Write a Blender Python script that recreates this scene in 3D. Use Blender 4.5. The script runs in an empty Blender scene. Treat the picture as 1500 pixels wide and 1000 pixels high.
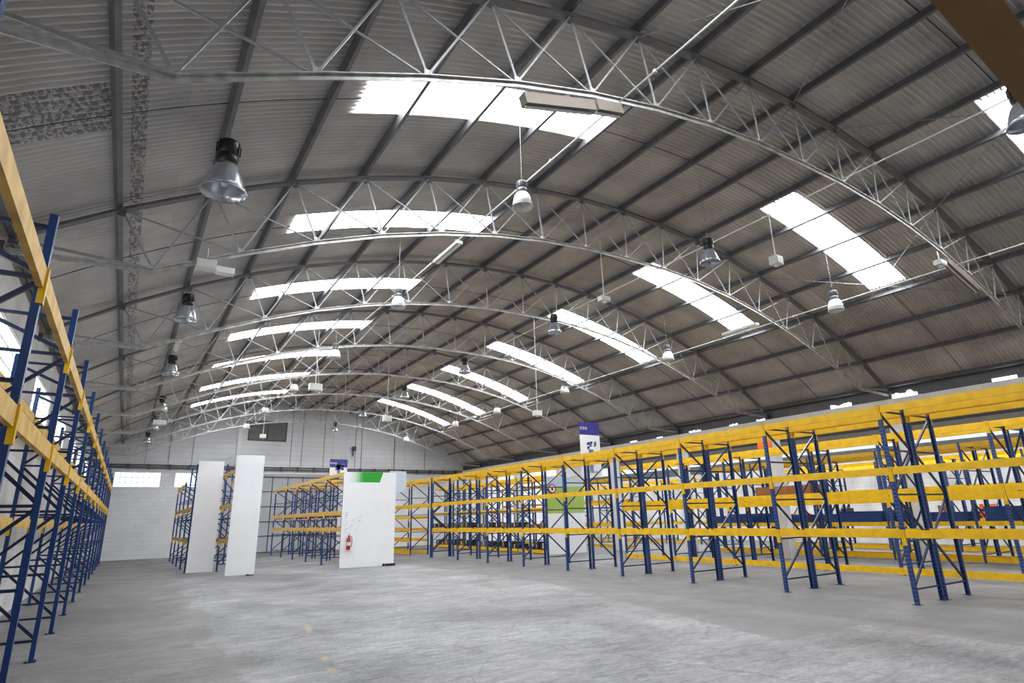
import bpy, math, random
from math import sin, cos, pi, sqrt, radians
from mathutils import Vector, Matrix
random.seed(7)
COL = bpy.context.scene.collection

# ------------------------------------------------------------------ measures
CAM_F, CAM_YAW, CAM_PITCH, CAM_ROLL, CAM_H = 864.335, 0.567495, 0.289726, -0.025398, 1.8198
XC, ZC, R = 10.166, -11.830, 21.407            # circle of the truss top chords
DTH = 0.0664658
def TY(m): return 0.3815 + 4.95 * m            # truss planes
def TH(j): return (j - 8) * DTH
def arc(j, r): return (XC + r * sin(TH(j)), ZC + r * cos(TH(j)))
WL, WR = -2.05, 22.42                          # side walls
Y_BACK, Y_FAR = -9.0, 43.0
RR = R + 0.222                                 # roof sheet radius

# ------------------------------------------------------------------ helpers
class MB:
    def __init__(s): s.v = []; s.f = []; s.mi = []; s.sm = []
    def add(s, vs, fs, mi=0, smooth=False):
        o = len(s.v); s.v += [tuple(v) for v in vs]
        for f in fs: s.f.append(tuple(i + o for i in f)); s.mi.append(mi); s.sm.append(smooth)
        return s
    def box(s, x0, y0, z0, x1, y1, z1, mi=0):
        vs = [(x0,y0,z0),(x1,y0,z0),(x1,y1,z0),(x0,y1,z0),(x0,y0,z1),(x1,y0,z1),(x1,y1,z1),(x0,y1,z1)]
        return s.add(vs, [(0,3,2,1),(4,5,6,7),(0,1,5,4),(1,2,6,5),(2,3,7,6),(3,0,4,7)], mi)
    def bar(s, a, b, w, h, up=(0,0,1), mi=0):
        a = Vector(a); b = Vector(b); d = (b - a).normalized(); u = Vector(up)
        if abs(d.dot(u)) > .98: u = Vector((1,0,0))
        r = d.cross(u).normalized(); u = r.cross(d).normalized()
        vs = []
        for p in (a, b):
            for sx, sz in ((-1,-1),(1,-1),(1,1),(-1,1)): vs.append(p + r*sx*w/2 + u*sz*h/2)
        return s.add(vs, [(0,1,2,3),(7,6,5,4),(0,4,5,1),(1,5,6,2),(2,6,7,3),(3,7,4,0)], mi)
    def angle(s, a, b, w, t, up=(0,0,1), mi=0):     # L section
        a = Vector(a); b = Vector(b); d = (b - a).normalized(); u = Vector(up)
        if abs(d.dot(u)) > .98: u = Vector((1,0,0))
        r = d.cross(u).normalized(); u = r.cross(d).normalized()
        prof = [(-w/2,-w/2),(w/2,-w/2),(w/2,-w/2+t),(-w/2+t,-w/2+t),(-w/2+t,w/2),(-w/2,w/2)]
        return s.sweep(prof, a, b, r, u, mi)
    def sweep(s, prof, a, b, r, u, mi=0):
        n = len(prof); a = Vector(a); b = Vector(b)
        vs = [a + r*p[0] + u*p[1] for p in prof] + [b + r*p[0] + u*p[1] for p in prof]
        fs = [tuple(range(n)), tuple(range(2*n-1, n-1, -1))]
        fs += [(i, i+n, (i+1)%n+n, (i+1)%n) for i in range(n)]
        return s.add(vs, fs, mi)
    def tube(s, pts, rad, n=8, mi=0, cap=True):
        pts = [Vector(p) for p in pts]; rings = []
        for i, p in enumerate(pts):
            d = (pts[min(i+1, len(pts)-1)] - pts[max(i-1, 0)]).normalized()
            u = Vector((0,0,1)) if abs(d.z) < .95 else Vector((1,0,0))
            r = d.cross(u).normalized(); u = r.cross(d)
            rings.append([p + (r*cos(2*pi*k/n) + u*sin(2*pi*k/n))*rad for k in range(n)])
        vs = [v for q in rings for v in q]; fs = []
        for i in range(len(pts)-1):
            for k in range(n): fs.append((i*n+k, i*n+(k+1)%n, (i+1)*n+(k+1)%n, (i+1)*n+k))
        s.add(vs, fs, mi, True)
        if cap: s.add(rings[0] + rings[-1], [tuple(range(n-1,-1,-1)), tuple(range(n, 2*n))], mi)
        return s
    def lathe(s, prof, n=24, c=(0,0,0), mi=0, ribs=0, ramp=0.0, smooth=True):
        vs = []
        for r, z in prof:
            for k in range(n):
                rr = r * (1 + (ramp if (ribs and k % 2) else 0))
                vs.append((c[0] + rr*cos(2*pi*k/n), c[1] + rr*sin(2*pi*k/n), c[2] + z))
        fs = []
        for i in range(len(prof)-1):
            for k in range(n): fs.append((i*n+k, i*n+(k+1)%n, (i+1)*n+(k+1)%n, (i+1)*n+k))
        return s.add(vs, fs, mi, smooth)
    def mesh(s, name, mats):
        me = bpy.data.meshes.new(name); me.from_pydata(s.v, [], s.f)
        for m in (mats if isinstance(mats, (list, tuple)) else [mats]): me.materials.append(m)
        me.polygons.foreach_set('material_index', s.mi); me.polygons.foreach_set('use_smooth', s.sm)
        me.validate(); me.update(); return me
    def build(s, name, mats, parent=None, loc=(0,0,0)):
        return link(name, s.mesh(name, mats), parent, loc)
def link(name, data, parent=None, loc=(0,0,0), rot=(0,0,0)):
    o = bpy.data.objects.new(name, data); COL.objects.link(o)
    o.parent = parent; o.location = loc; o.rotation_euler = rot; return o
def tag(o, label=None, cat=None, group=None, kind=None):
    if label: o['label'] = label
    if cat: o['category'] = cat
    if group: o['group'] = group
    if kind: o['kind'] = kind
    return o
def thing(name, loc, label, cat, group=None, rotz=0):
    return tag(link(name, None, None, loc, (0,0,rotz)), label, cat, group)
def copy_tree(o, parent=None):
    c = o.copy(); COL.objects.link(c); c.parent = parent
    for ch in list(o.children): copy_tree(ch, c)
    return c
def struct(mb, name, mats): return tag(mb.build(name, mats), kind='structure')
ORD = ['nearest','second','third','fourth','fifth','sixth','seventh','eighth','ninth','tenth','eleventh','twelfth','thirteenth','fourteenth','fifteenth','sixteenth','seventeenth','eighteenth','nineteenth']
def nth(i): return 'first' if i == 0 else ORD[i]

# ------------------------------------------------------------------ materials
def s2l(c): return tuple((x/255/12.92 if x/255 <= .04045 else ((x/255+.055)/1.055)**2.4) for x in c) + (1,)
def mat(name, rgb, rough=.6, metal=0, var=.12, scale=3, bump=0, bscale=40, spec=.5, dirt=None):
    m = bpy.data.materials.new(name); m.use_nodes = True; nt = m.node_tree; n = nt.nodes; l = nt.links
    b = n['Principled BSDF']; b.inputs['Roughness'].default_value = rough; b.inputs['Metallic'].default_value = metal
    b.inputs['Specular IOR Level'].default_value = spec
    tc = n.new('ShaderNodeTexCoord'); no = n.new('ShaderNodeTexNoise'); no.inputs['Scale'].default_value = scale; no.inputs['Detail'].default_value = 5
    l.new(tc.outputs['Object'], no.inputs['Vector'])
    cr = n.new('ShaderNodeValToRGB'); c = s2l(rgb)
    d = s2l(dirt) if dirt else tuple(x*(1-var*2) for x in c[:3]) + (1,)
    cr.color_ramp.elements[0].position = .3; cr.color_ramp.elements[0].color = d
    cr.color_ramp.elements[1].position = .62; cr.color_ramp.elements[1].color = c
    l.new(no.outputs['Fac'], cr.inputs['Fac']); l.new(cr.outputs['Color'], b.inputs['Base Color'])
    if bump:
        n2 = n.new('ShaderNodeTexNoise'); n2.inputs['Scale'].default_value = bscale; n2.inputs['Detail'].default_value = 4
        bp = n.new('ShaderNodeBump'); bp.inputs['Strength'].default_value = bump; bp.inputs['Distance'].default_value = .02
        l.new(tc.outputs['Object'], n2.inputs['Vector']); l.new(n2.outputs['Fac'], bp.inputs['Height']); l.new(bp.outputs['Normal'], b.inputs['Normal'])
    return m
def emis(name, rgb, strength, base=None):
    m = bpy.data.materials.new(name); m.use_nodes = True; b = m.node_tree.nodes['Principled BSDF']
    b.inputs['Base Color'].default_value = s2l(base or rgb); b.inputs['Emission Color'].default_value = s2l(rgb)
    b.inputs['Emission Strength'].default_value = strength; b.inputs['Roughness'].default_value = .5
    return m
M = {}
def roof_mat():
    m = mat('roof_sheet', (212,209,205), .46, .38, .10, .9, .0, dirt=(184,182,179)); nt = m.node_tree; n = nt.nodes; l = nt.links
    b = n['Principled BSDF']; src = b.inputs['Base Color'].links[0].from_socket
    tc = n.new('ShaderNodeTexCoord'); sp = n.new('ShaderNodeSeparateXYZ'); l.new(tc.outputs['Object'], sp.inputs[0])
    cb = n.new('ShaderNodeCombineXYZ'); l.new(sp.outputs['Y'], cb.inputs[0]); l.new(sp.outputs['X'], cb.inputs[1])
    br = n.new('ShaderNodeTexBrick'); l.new(cb.outputs[0], br.inputs['Vector']); br.inputs['Scale'].default_value = 1
    br.inputs['Brick Width'].default_value = 1.02; br.inputs['Row Height'].default_value = 2.7; br.inputs['Mortar Size'].default_value = 0
    br.inputs['Color1'].default_value = (1,1,1,1); br.inputs['Color2'].default_value = (.84,.84,.85,1); br.inputs['Mortar'].default_value = (.9,.9,.9,1)
    mx = n.new('ShaderNodeMix'); mx.data_type = 'RGBA'; mx.blend_type = 'MULTIPLY'; mx.inputs[0].default_value = 1
    l.new(src, mx.inputs[6]); l.new(br.outputs['Color'], mx.inputs[7])
    def mth(op, a, bb):
        q = n.new('ShaderNodeMath'); q.operation = op
        for i, x in enumerate((a, bb)):
            if isinstance(x, (int, float)): q.inputs[i].default_value = x
            else: l.new(x, q.inputs[i])
        return q.outputs[0]
    no = n.new('ShaderNodeTexNoise'); no.inputs['Scale'].default_value = 22; no.inputs['Detail'].default_value = 2; l.new(tc.outputs['Object'], no.inputs['Vector'])
    band = mth('MULTIPLY', mth('LESS_THAN', sp.outputs['X'], -.74), mth('MULTIPLY', mth('GREATER_THAN', sp.outputs['Y'], 7.25), mth('LESS_THAN', sp.outputs['Y'], 8.25)))
    strip = mth('MULTIPLY', mth('GREATER_THAN', sp.outputs['X'], -.62), mth('LESS_THAN', sp.outputs['X'], -.45))
    mask = mth('MULTIPLY', mth('MAXIMUM', band, strip), mth('GREATER_THAN', no.outputs['Fac'], .5))
    m2 = n.new('ShaderNodeMix'); m2.data_type = 'RGBA'; l.new(mth('MULTIPLY', mask, .6), m2.inputs[0]); l.new(mx.outputs[2], m2.inputs[6]); m2.inputs[7].default_value = (.06,.06,.06,1)
    l.new(m2.outputs[2], b.inputs['Base Color']); return m
M['roof'] = roof_mat()
M['steel'] = mat('galvanised_steel', (160,162,164), .5, .5, .10, 8)
M['purlin'] = mat('purlin_steel', (112,112,116), .5, .5, .12, 5)
M['chord'] = mat('chord_steel', (192,193,190), .45, .45, .08, 7, dirt=(150,148,145))
M['nearbeam'] = mat('worn_dark_ochre_paint', (150,108,48), .55, 0, .06, 4)
M['yellow'] = mat('yellow_beam_paint', (244,196,20), .38, 0, .06, 4, dirt=(226,172,16))
M['ochre'] = mat('faded_yellow_paint', (226,186,88), .5, 0, .08, 4, dirt=(190,146,62))
M['blue'] = mat('blue_upright_paint', (20,60,120), .35, 0, .1, 5)
M['bluebr'] = mat('blue_brace_paint', (20,40,78), .35, .1, .1, 5)
M['white'] = mat('white_board', (240,242,244), .55, 0, .02, 2)
M['black'] = mat('black_housing', (24,25,28), .4, 0, .1, 6)
M['greybox'] = mat('light_grey_plastic', (214,216,210), .5, 0, .03, 6)
M['brownfix'] = mat('brown_grey_metal', (124,115,104), .5, .2, .06, 6)
M['red'] = mat('red_paint', (190,26,30), .3, 0, .05, 6)
M['green'] = mat('green_print', (24,160,40), .5, 0, .02, 2)
M['olive'] = mat('olive_green_print', (166,190,90), .5, 0, .05, 2)
M['palebl'] = mat('pale_blue_print', (200,214,226), .5, 0, .03, 2)
M['purple'] = mat('purple_print', (62,58,140), .5, 0, .03, 2)
M['navy'] = mat('navy_print', (34,44,98), .5, 0, .03, 2)
M['orange'] = mat('orange_board', (236,110,30), .5, 0, .05, 2)
M['conc'] = mat('column_concrete', (224,224,222), .75, 0, .06, 2, .2, 20)
M['wood'] = mat('brown_timber', (150,96,58), .7, 0, .15, 5)
M['dark'] = mat('dark_rubber', (42,40,42), .6, 0, .1, 6)
M['refl'] = mat('white_reflector', (232,233,230), .35, 0, .02, 6)
M['alref'] = mat('aluminium_reflector', (205,210,218), .22, .75, .04, 10)
M['darkroof'] = mat('dark_roof_sheet', (92,90,88), .6, .2, .1, 2)
M['film'] = mat('white_plastic_film', (236,238,240), .4, 0, .03, 8, .3, 14)
M['sky'] = emis('skylight_sheet', (250,252,255), 19.0, (230,232,235))
M['sky2'] = emis('added_side_hall_skylight', (250,252,255), 22.0, (230,232,235))
M['glass'] = emis('glass_block_pane', (226,236,250), 1.5, (200,210,220))
M['glassL'] = emis('sunlit_glass_block', (236,242,250), 3.2, (200,210,220))
M['tube'] = emis('lit_tube', (255,255,250), 2.5)

def post_mat():     # blue paint with the punched holes running up both faces
    m = M['blue'].copy(); m.name = 'perforated_blue_upright'; nt = m.node_tree; n = nt.nodes; l = nt.links
    b = n['Principled BSDF']; src = b.inputs['Base Color'].links[0].from_socket
    tc = n.new('ShaderNodeTexCoord'); sp = n.new('ShaderNodeSeparateXYZ'); l.new(tc.outputs['Object'], sp.inputs[0])
    def mth(op, a, bb=None):
        q = n.new('ShaderNodeMath'); q.operation = op
        for i, x in enumerate((a, bb)):
            if x is None: continue
            if isinstance(x, (int, float)): q.inputs[i].default_value = x
            else: l.new(x, q.inputs[i])
        return q.outputs[0]
    fz = mth('ABSOLUTE', mth('SUBTRACT', mth('FRACT', mth('MULTIPLY', sp.outputs['Z'], 1/.075)), .5))
    hz = mth('LESS_THAN', fz, .13)
    ay = mth('ABSOLUTE', mth('SUBTRACT', mth('ABSOLUTE', sp.outputs['Y']), .02)); hy = mth('LESS_THAN', ay, .0055)
    mask = mth('MULTIPLY', hz, hy)
    mx = n.new('ShaderNodeMix'); mx.data_type = 'RGBA'; l.new(mask, mx.inputs[0]); l.new(src, mx.inputs[6]); mx.inputs[7].default_value = s2l((150,164,186))
    l.new(mx.outputs[2], b.inputs['Base Color']); return m
M['post'] = post_mat()

def floor_mat():
    m = bpy.data.materials.new('worn_concrete'); m.use_nodes = True; nt = m.node_tree; n = nt.nodes; l = nt.links
    b = n['Principled BSDF']; tc = n.new('ShaderNodeTexCoord')
    def noise(sc, det=6, rot=0, stretch=(1,1,1), dist=0, rough=.6):
        mp = n.new('ShaderNodeMapping'); mp.inputs['Rotation'].default_value = (0,0,rot); mp.inputs['Scale'].default_value = stretch
        l.new(tc.outputs['Object'], mp.inputs[0]); t = n.new('ShaderNodeTexNoise')
        t.inputs['Scale'].default_value = sc; t.inputs['Detail'].default_value = det; t.inputs['Distortion'].default_value = dist; t.inputs['Roughness'].default_value = rough
        l.new(mp.outputs[0], t.inputs['Vector']); return t.outputs['Fac']
    def mth(op, a, bb=None, cc=None):
        q = n.new('ShaderNodeMath'); q.operation = op
        for i, x in enumerate((a, bb, cc)):
            if x is None: continue
            if isinstance(x, (int, float)): q.inputs[i].default_value = x
            else: l.new(x, q.inputs[i])
        return q.outputs[0]
    def ramp(f, a, ca, bq, cb):
        r = n.new('ShaderNodeValToRGB'); e = r.color_ramp.elements; e[0].position = a; e[0].color = ca; e[1].position = bq; e[1].color = cb
        l.new(f, r.inputs['Fac']); return r.outputs['Color']
    def mix(f, a, c, mode='MIX'):
        q = n.new('ShaderNodeMix'); q.data_type = 'RGBA'; q.blend_type = mode
        for i, x in ((0,f),(6,a),(7,c)):
            if isinstance(x, (int, float)) or isinstance(x, tuple): q.inputs[i].default_value = x
            else: l.new(x, q.inputs[i])
        return q.outputs[2]
    g = lambda v: (v, v*1.0, v*1.015, 1)
    base = ramp(noise(.33, 7, dist=.6), .32, g(.15), .68, g(.335))
    base = mix(1.0, base, ramp(noise(2.1, 8, .5, (1,3.2,1), 1.2, .7), .34, g(.55), .62, g(1.12)), 'MULTIPLY')
    base = mix(1.0, base, ramp(noise(9, 6, -.4, (3.5,1,1), .5, .7), .3, g(.7), .58, g(1.08)), 'MULTIPLY')
    # reddish rusty tint in patches
    base = mix(ramp(noise(.5, 4, 1.0), .56, (0,0,0,1), .75, (.35,.35,.35,1)), base, (.36,.27,.22,1))
    # forklift scratches: thin dark lines
    for rot, sc, st in ((.5,.8,(1,7,1)), (-.7,.9,(1,6,1)), (1.3,.7,(1,9,1))):
        f = noise(sc, 3, rot, st, 1.5); f = mth('ABSOLUTE', mth('SUBTRACT', f, .5))
        base = mix(ramp(f, .0, (.6,.6,.6,1), .006, (0,0,0,1)), base, g(.1))
    sp = n.new('ShaderNodeSeparateXYZ'); l.new(tc.outputs['Object'], sp.inputs[0]); X, Y = sp.outputs['X'], sp.outputs['Y']
    # newer darker slab on the rack side
    wob = mth('MULTIPLY', mth('SUBTRACT', noise(1.2, 3), .5), .2)
    e1 = mth('GREATER_THAN', mth('ADD', X, wob), mth('MULTIPLY_ADD', mth('MAXIMUM', mth('SUBTRACT', Y, 6), 0), .24, 8.35))
    e2 = mth('GREATER_THAN', Y, 5.95); e3 = mth('GREATER_THAN', X, 10.45)
    slab = mth('MAXIMUM', mth('MULTIPLY', e1, e2), e3)
    base = mix(mth('MULTIPLY', slab, .82), base, g(.15))
    # leftover yellow paint dashes
    d = mth('ABSOLUTE', mth('SUBTRACT', mth('MULTIPLY_ADD', Y, .16, 1.15), X))
    msk = mth('MULTIPLY', mth('LESS_THAN', d, .05), mth('GREATER_THAN', noise(1.1, 4), .56))
    base = mix(mth('MULTIPLY', msk, .4), base, (.5,.33,.1,1))
    # brownish rack shade and edge falloff painted into the floor colour on the left, worn lighter tracks in the middle
    left_shade = mth('MULTIPLY', mth('LESS_THAN', mth('ADD', X, mth('MULTIPLY', noise(.5, 4), 3.0)), 3.1), .52)
    base = mix(left_shade, base, (.12,.108,.098,1))
    vo = n.new('ShaderNodeTexVoronoi'); vo.feature = 'DISTANCE_TO_EDGE'; vo.inputs['Scale'].default_value = .38
    wv = n.new('ShaderNodeMapping'); l.new(tc.outputs['Object'], wv.inputs[0]); nd = n.new('ShaderNodeTexNoise'); nd.inputs['Scale'].default_value = 1.3; nd.inputs['Detail'].default_value = 4
    l.new(tc.outputs['Object'], nd.inputs['Vector']); va = n.new('ShaderNodeVectorMath'); va.operation = 'MULTIPLY_ADD'; va.inputs[1].default_value = (.9,.9,0); l.new(nd.outputs['Color'], va.inputs[0]); l.new(wv.outputs[0], va.inputs[2]); l.new(va.outputs[0], vo.inputs['Vector'])
    base = mix(ramp(vo.outputs['Distance'], 0, (.5,.5,.5,1), .008, (0,0,0,1)), base, g(.09))
    base = mix(ramp(noise(1.6, 6, .3, (1,1,1), 2.0, .75), .62, (0,0,0,1), .74, (.4,.4,.4,1)), base, g(.45))
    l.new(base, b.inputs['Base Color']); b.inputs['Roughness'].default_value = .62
    rr = ramp(noise(.9, 5), .3, (.45,.45,.45,1), .7, (.75,.75,.75,1)); l.new(rr, b.inputs['Roughness'])
    bp = n.new('ShaderNodeBump'); bp.inputs['Strength'].default_value = .18; bp.inputs['Distance'].default_value = .01
    l.new(noise(14, 6), bp.inputs['Height']); l.new(bp.outputs['Normal'], b.inputs['Normal']); return m
M['floor'] = floor_mat()

def wall_mat(name, rgb, bw, bh, mortar=.93, stain=.12, axis='XZ', msize=.006):
    m = bpy.data.materials.new(name); m.use_nodes = True; nt = m.node_tree; n = nt.nodes; l = nt.links; b = n['Principled BSDF']
    tc = n.new('ShaderNodeTexCoord'); sp = n.new('ShaderNodeSeparateXYZ'); cb = n.new('ShaderNodeCombineXYZ'); l.new(tc.outputs['Object'], sp.inputs[0])
    l.new(sp.outputs[axis[0]], cb.inputs[0]); l.new(sp.outputs[axis[1]], cb.inputs[1])
    br = n.new('ShaderNodeTexBrick'); l.new(cb.outputs[0], br.inputs['Vector'])
    br.inputs['Scale'].default_value = 1; br.inputs['Brick Width'].default_value = bw; br.inputs['Row Height'].default_value = bh
    br.inputs['Mortar Size'].default_value = msize; br.inputs['Mortar Smooth'].default_value = .3
    c = s2l(rgb); br.inputs['Color1'].default_value = c; br.inputs['Color2'].default_value = tuple(x*.95 for x in c[:3]) + (1,)
    br.inputs['Mortar'].default_value = tuple(x*mortar*.8 for x in c[:3]) + (1,)
    no = n.new('ShaderNodeTexNoise'); no.inputs['Scale'].default_value = .8; no.inputs['Detail'].default_value = 7; l.new(tc.outputs['Object'], no.inputs['Vector'])
    r = n.new('ShaderNodeValToRGB'); r.color_ramp.elements[0].position = .3; r.color_ramp.elements[0].color = (1-stain*2,)*3 + (1,); r.color_ramp.elements[1].position = .6
    l.new(no.outputs['Fac'], r.inputs['Fac'])
    mx = n.new('ShaderNodeMix'); mx.data_type = 'RGBA'; mx.blend_type = 'MULTIPLY'; mx.inputs[0].default_value = 1
    l.new(br.outputs['Color'], mx.inputs[6]); l.new(r.outputs['Color'], mx.inputs[7]); l.new(mx.outputs[2], b.inputs['Base Color'])
    b.inputs['Roughness'].default_value = .8
    bp = n.new('ShaderNodeBump'); bp.inputs['Strength'].default_value = .5; bp.inputs['Distance'].default_value = .01
    l.new(br.outputs['Fac'], bp.inputs['Height']); bp.invert = True; l.new(bp.outputs['Normal'], b.inputs['Normal']); return m
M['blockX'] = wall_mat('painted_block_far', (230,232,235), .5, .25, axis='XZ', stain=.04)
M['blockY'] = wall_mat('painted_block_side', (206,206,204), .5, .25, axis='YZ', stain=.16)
M['cladX'] = wall_mat('far_cladding', (216,218,222), 30, .33, axis='XZ', stain=.05, msize=.012)
M['door'] = wall_mat('grey_door_sheet', (182,184,188), .22, 40, axis='XZ', stain=.05, msize=.008)
M['trim'] = mat('dark_trim', (88,88,92), .5, .3)

# ------------------------------------------------------------------ camera
cd = bpy.data.cameras.new('camera'); cam = bpy.data.objects.new('camera', cd); COL.objects.link(cam)
fwd = Vector((sin(CAM_YAW)*cos(CAM_PITCH), cos(CAM_YAW)*cos(CAM_PITCH), sin(CAM_PITCH)))
r0 = Vector((cos(CAM_YAW), -sin(CAM_YAW), 0)); u0 = r0.cross(fwd)
rt = r0*cos(CAM_ROLL) + u0*sin(CAM_ROLL); up = -r0*sin(CAM_ROLL) + u0*cos(CAM_ROLL)
cam.matrix_world = Matrix(((rt.x, up.x, -fwd.x, 0), (rt.y, up.y, -fwd.y, 0), (rt.z, up.z, -fwd.z, CAM_H), (0,0,0,1)))
cd.sensor_fit = 'HORIZONTAL'; cd.sensor_width = 36; cd.lens = 36*CAM_F/1500; cd.clip_start = .05; cd.clip_end = 300
bpy.context.scene.camera = cam

# ------------------------------------------------------------------ setting
X_END = 35.0
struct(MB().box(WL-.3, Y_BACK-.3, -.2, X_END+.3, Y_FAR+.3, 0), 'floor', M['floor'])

def gable(mb, y0, y1, x0, x1, zb, rad=RR-.01, n=40, mi=0, side=1):
    xs = [x0 + (x1-x0)*i/n for i in range(n+1)]
    top = lambda x: ZC + sqrt(rad*rad - (x-XC)**2)
    fr = [(x, y0, zb) for x in xs] + [(x, y0, top(x)) for x in xs]; N = n+1
    bk = [(x, y1, zb) for x in xs] + [(x, y1, top(x)) for x in xs]
    fs = []
    for i in range(n):
        fs += [(i, i+1, N+i+1, N+i), (2*N+i+1, 2*N+i, 3*N+i, 3*N+i+1), (N+i, N+i+1, 3*N+i+1, 3*N+i), (i+1, i, 2*N+i, 2*N+i+1)]
    fs += [(0, N, 3*N, 2*N), (N-1, 3*N-1, 4*N-1, 2*N-1)]
    mb.add(fr + bk, fs, mi)
# far wall: block below, sheet cladding above
mb = MB()
def wallrects(mb, holes, x0, x1, z0, z1, fn, mi=0):
    xs = sorted({x0, x1, *[h[0] for h in holes], *[h[1] for h in holes]}); zs = sorted({z0, z1, *[h[2] for h in holes], *[h[3] for h in holes]})
    for a, b in zip(xs, xs[1:]):
        for c, d in zip(zs, zs[1:]):
            if not any(h[0] <= (a+b)/2 <= h[1] and h[2] <= (c+d)/2 <= h[3] for h in holes): fn(mb, a, b, c, d, mi)
fh = [(-.9,1.5,4.13,5.0), (2.28,4.7,4.13,5.0)]
wallrects(mb, fh + [(5.1,12.5,0,4.85)], WL, WR, 0, 5.25, lambda m,a,b,c,d,i: m.box(a, Y_FAR, c, b, Y_FAR+.25, d, i))
struct(mb, 'wall_far', M['blockX'])
mb = MB(); gable(mb, Y_FAR+.02, Y_FAR+.25, WL, WR, 5.25); struct(mb, 'wall_far_cladding', M['cladX'])
mb = MB(); gable(mb, Y_BACK-.25, Y_BACK, WL, WR, 0); struct(mb, 'wall_back', M['blockX'])
# left wall with window openings between the columns
lw = [(TY(m)+.87, TY(m)+4.1, 3.95, 5.08) for m in range(-1, 8)]
mb = MB(); wallrects(mb, lw, Y_BACK, Y_FAR, 0, 5.75, lambda m,a,b,c,d,i: m.box(WL-.25, a, c, WL, b, d, i))
rnd = random.Random(3); y = Y_BACK
while y < Y_FAR-.01:                      # uneven broken top course
    y2 = min(y + rnd.uniform(.2, .6), Y_FAR); mb.box(WL-.25, y, 5.75, WL, y2, 5.78 + rnd.uniform(0,.18)); y = y2
struct(mb, 'wall_left', M['blockY'])
def block_window(idx, along, a, b, z0, z1, pos, name='window'):
    w = tag(link('window_%d' % idx, None), kind='structure'); gmat = M['glass'] if along == 'X' else M['glassL']
    n = max(3, round((b-a)/.29)); nz = max(3, round((z1-z0)/.29)); t = .012; f = MB(); p = MB()
    for i in range(n):
        for k in range(nz):
            u0_, u1_ = a+(b-a)*i/n+t, a+(b-a)*(i+1)/n-t; v0, v1 = z0+(z1-z0)*k/nz+t, z0+(z1-z0)*(k+1)/nz-t
            if along == 'X': p.box(u0_, pos+.03, v0, u1_, pos+.11, v1)
            else: p.box(pos-.11, u0_, v0, pos-.03, u1_, v1)
    for i in range(n+1):
        u = a+(b-a)*i/n
        if along == 'X': f.box(u-t, pos+.02, z0, u+t, pos+.12, z1)
        else: f.box(pos-.12, u-t, z0, pos-.02, u+t, z1)
    for k in range(nz+1):
        v = z0+(z1-z0)*k/nz
        if along == 'X': f.box(a, pos+.02, v-t, b, pos+.12, v+t)
        else: f.box(pos-.12, a, v-t, pos-.02, b, v+t)
    p.build('pane', gmat, w); f.build('window_frame', M['conc'], w)
wi = 1
for h in fh: block_window(wi, 'X', *h, Y_FAR); wi += 1
for h in lw: block_window(wi, 'Y', *h, WL); wi += 1
# dark louvred window high on the far wall
w = tag(link('window_%d' % wi, None), kind='structure'); wi += 1
f = MB(); f.box(6.22, Y_FAR-.05, 7.2, 6.3, Y_FAR+.015, 8.55); f.box(8.62, Y_FAR-.05, 7.2, 8.7, Y_FAR+.015, 8.55); f.box(6.3, Y_FAR-.05, 7.2, 8.62, Y_FAR+.015, 7.28); f.box(6.3, Y_FAR-.05, 8.47, 8.62, Y_FAR+.015, 8.55); f.box(7.42, Y_FAR-.05, 7.28, 7.48, Y_FAR+.015, 8.47)
f.build('window_frame', M['trim'], w)
p = MB()
for k in range(9):
    z = 7.3 + k*.13; p.add([(6.3, Y_FAR-.01, z), (8.62, Y_FAR-.01, z), (8.62, Y_FAR+.015, z+.12), (6.3, Y_FAR+.015, z+.12), (6.3, Y_FAR+.0, z-.01), (8.62, Y_FAR+.0, z-.01), (8.62, Y_FAR+.017, z+.11), (6.3, Y_FAR+.017, z+.11)], [(0,1,2,3),(7,6,5,4),(0,4,5,1),(3,2,6,7),(0,3,7,4),(1,5,6,2)])
p.build('louvre', mat('louvre_grey', (118,116,114), .6), w)
# seams, pillars and pipes of the far wall
mb = MB()
for x in (.54, 1.79, 3.08, 8.62+.45, 9.8, 11.31, 13.58, 14.04, 19.08): mb.box(x-.018, Y_FAR-.02, 5.5, x+.018, Y_FAR+.018, ZC + sqrt((RR-.05)**2-(x-XC)**2))
mb.box(16.54, Y_FAR-.06, 5.5, 16.62, Y_FAR+.018, 7.85)
struct(mb, 'trim_1', mat('grey_seam', (140,142,146), .5))
struct(MB().box(5.6, Y_FAR-.18, 5.4, 5.85, Y_FAR+.018, 8.75), 'trim_2', M['conc'])
mb = MB(); mb.box(WL, Y_FAR-.14, 5.24, WR, Y_FAR-.001, 5.34); mb.box(WL, Y_FAR-.1, 5.42, WR, Y_FAR-.001, 5.48)
for k in range(22): mb.box(WL+.6+k*1.1, Y_FAR-.18, 5.2, WL+.72+k*1.1, Y_FAR-.001, 5.5)
struct(mb, 'trim_3', M['trim'])
struct(MB().tube([(5.3, Y_FAR-.2, 5.02), (15.5, Y_FAR-.2, 5.02)], .05), 'trim_4', M['greybox'])
d = tag(link('door_1', None), kind='structure')
MB().box(5.1, Y_FAR+.03, 0, 12.5, Y_FAR+.1, 4.85).build('door_panel', M['door'], d)
mb = MB()
for x in [5.1 + i*.985 for i in range(8)] + [12.47]: mb.box(x-.025, Y_FAR+.0, 0, x+.025, Y_FAR+.05, 4.85)
for z in (.05, 1.05, 1.95, 2.9, 3.87, 4.8): mb.box(5.1, Y_FAR-.005, z-.025, 12.5, Y_FAR+.048, z+.025)
mb.build('door_frame', M['trim'], d)

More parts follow.
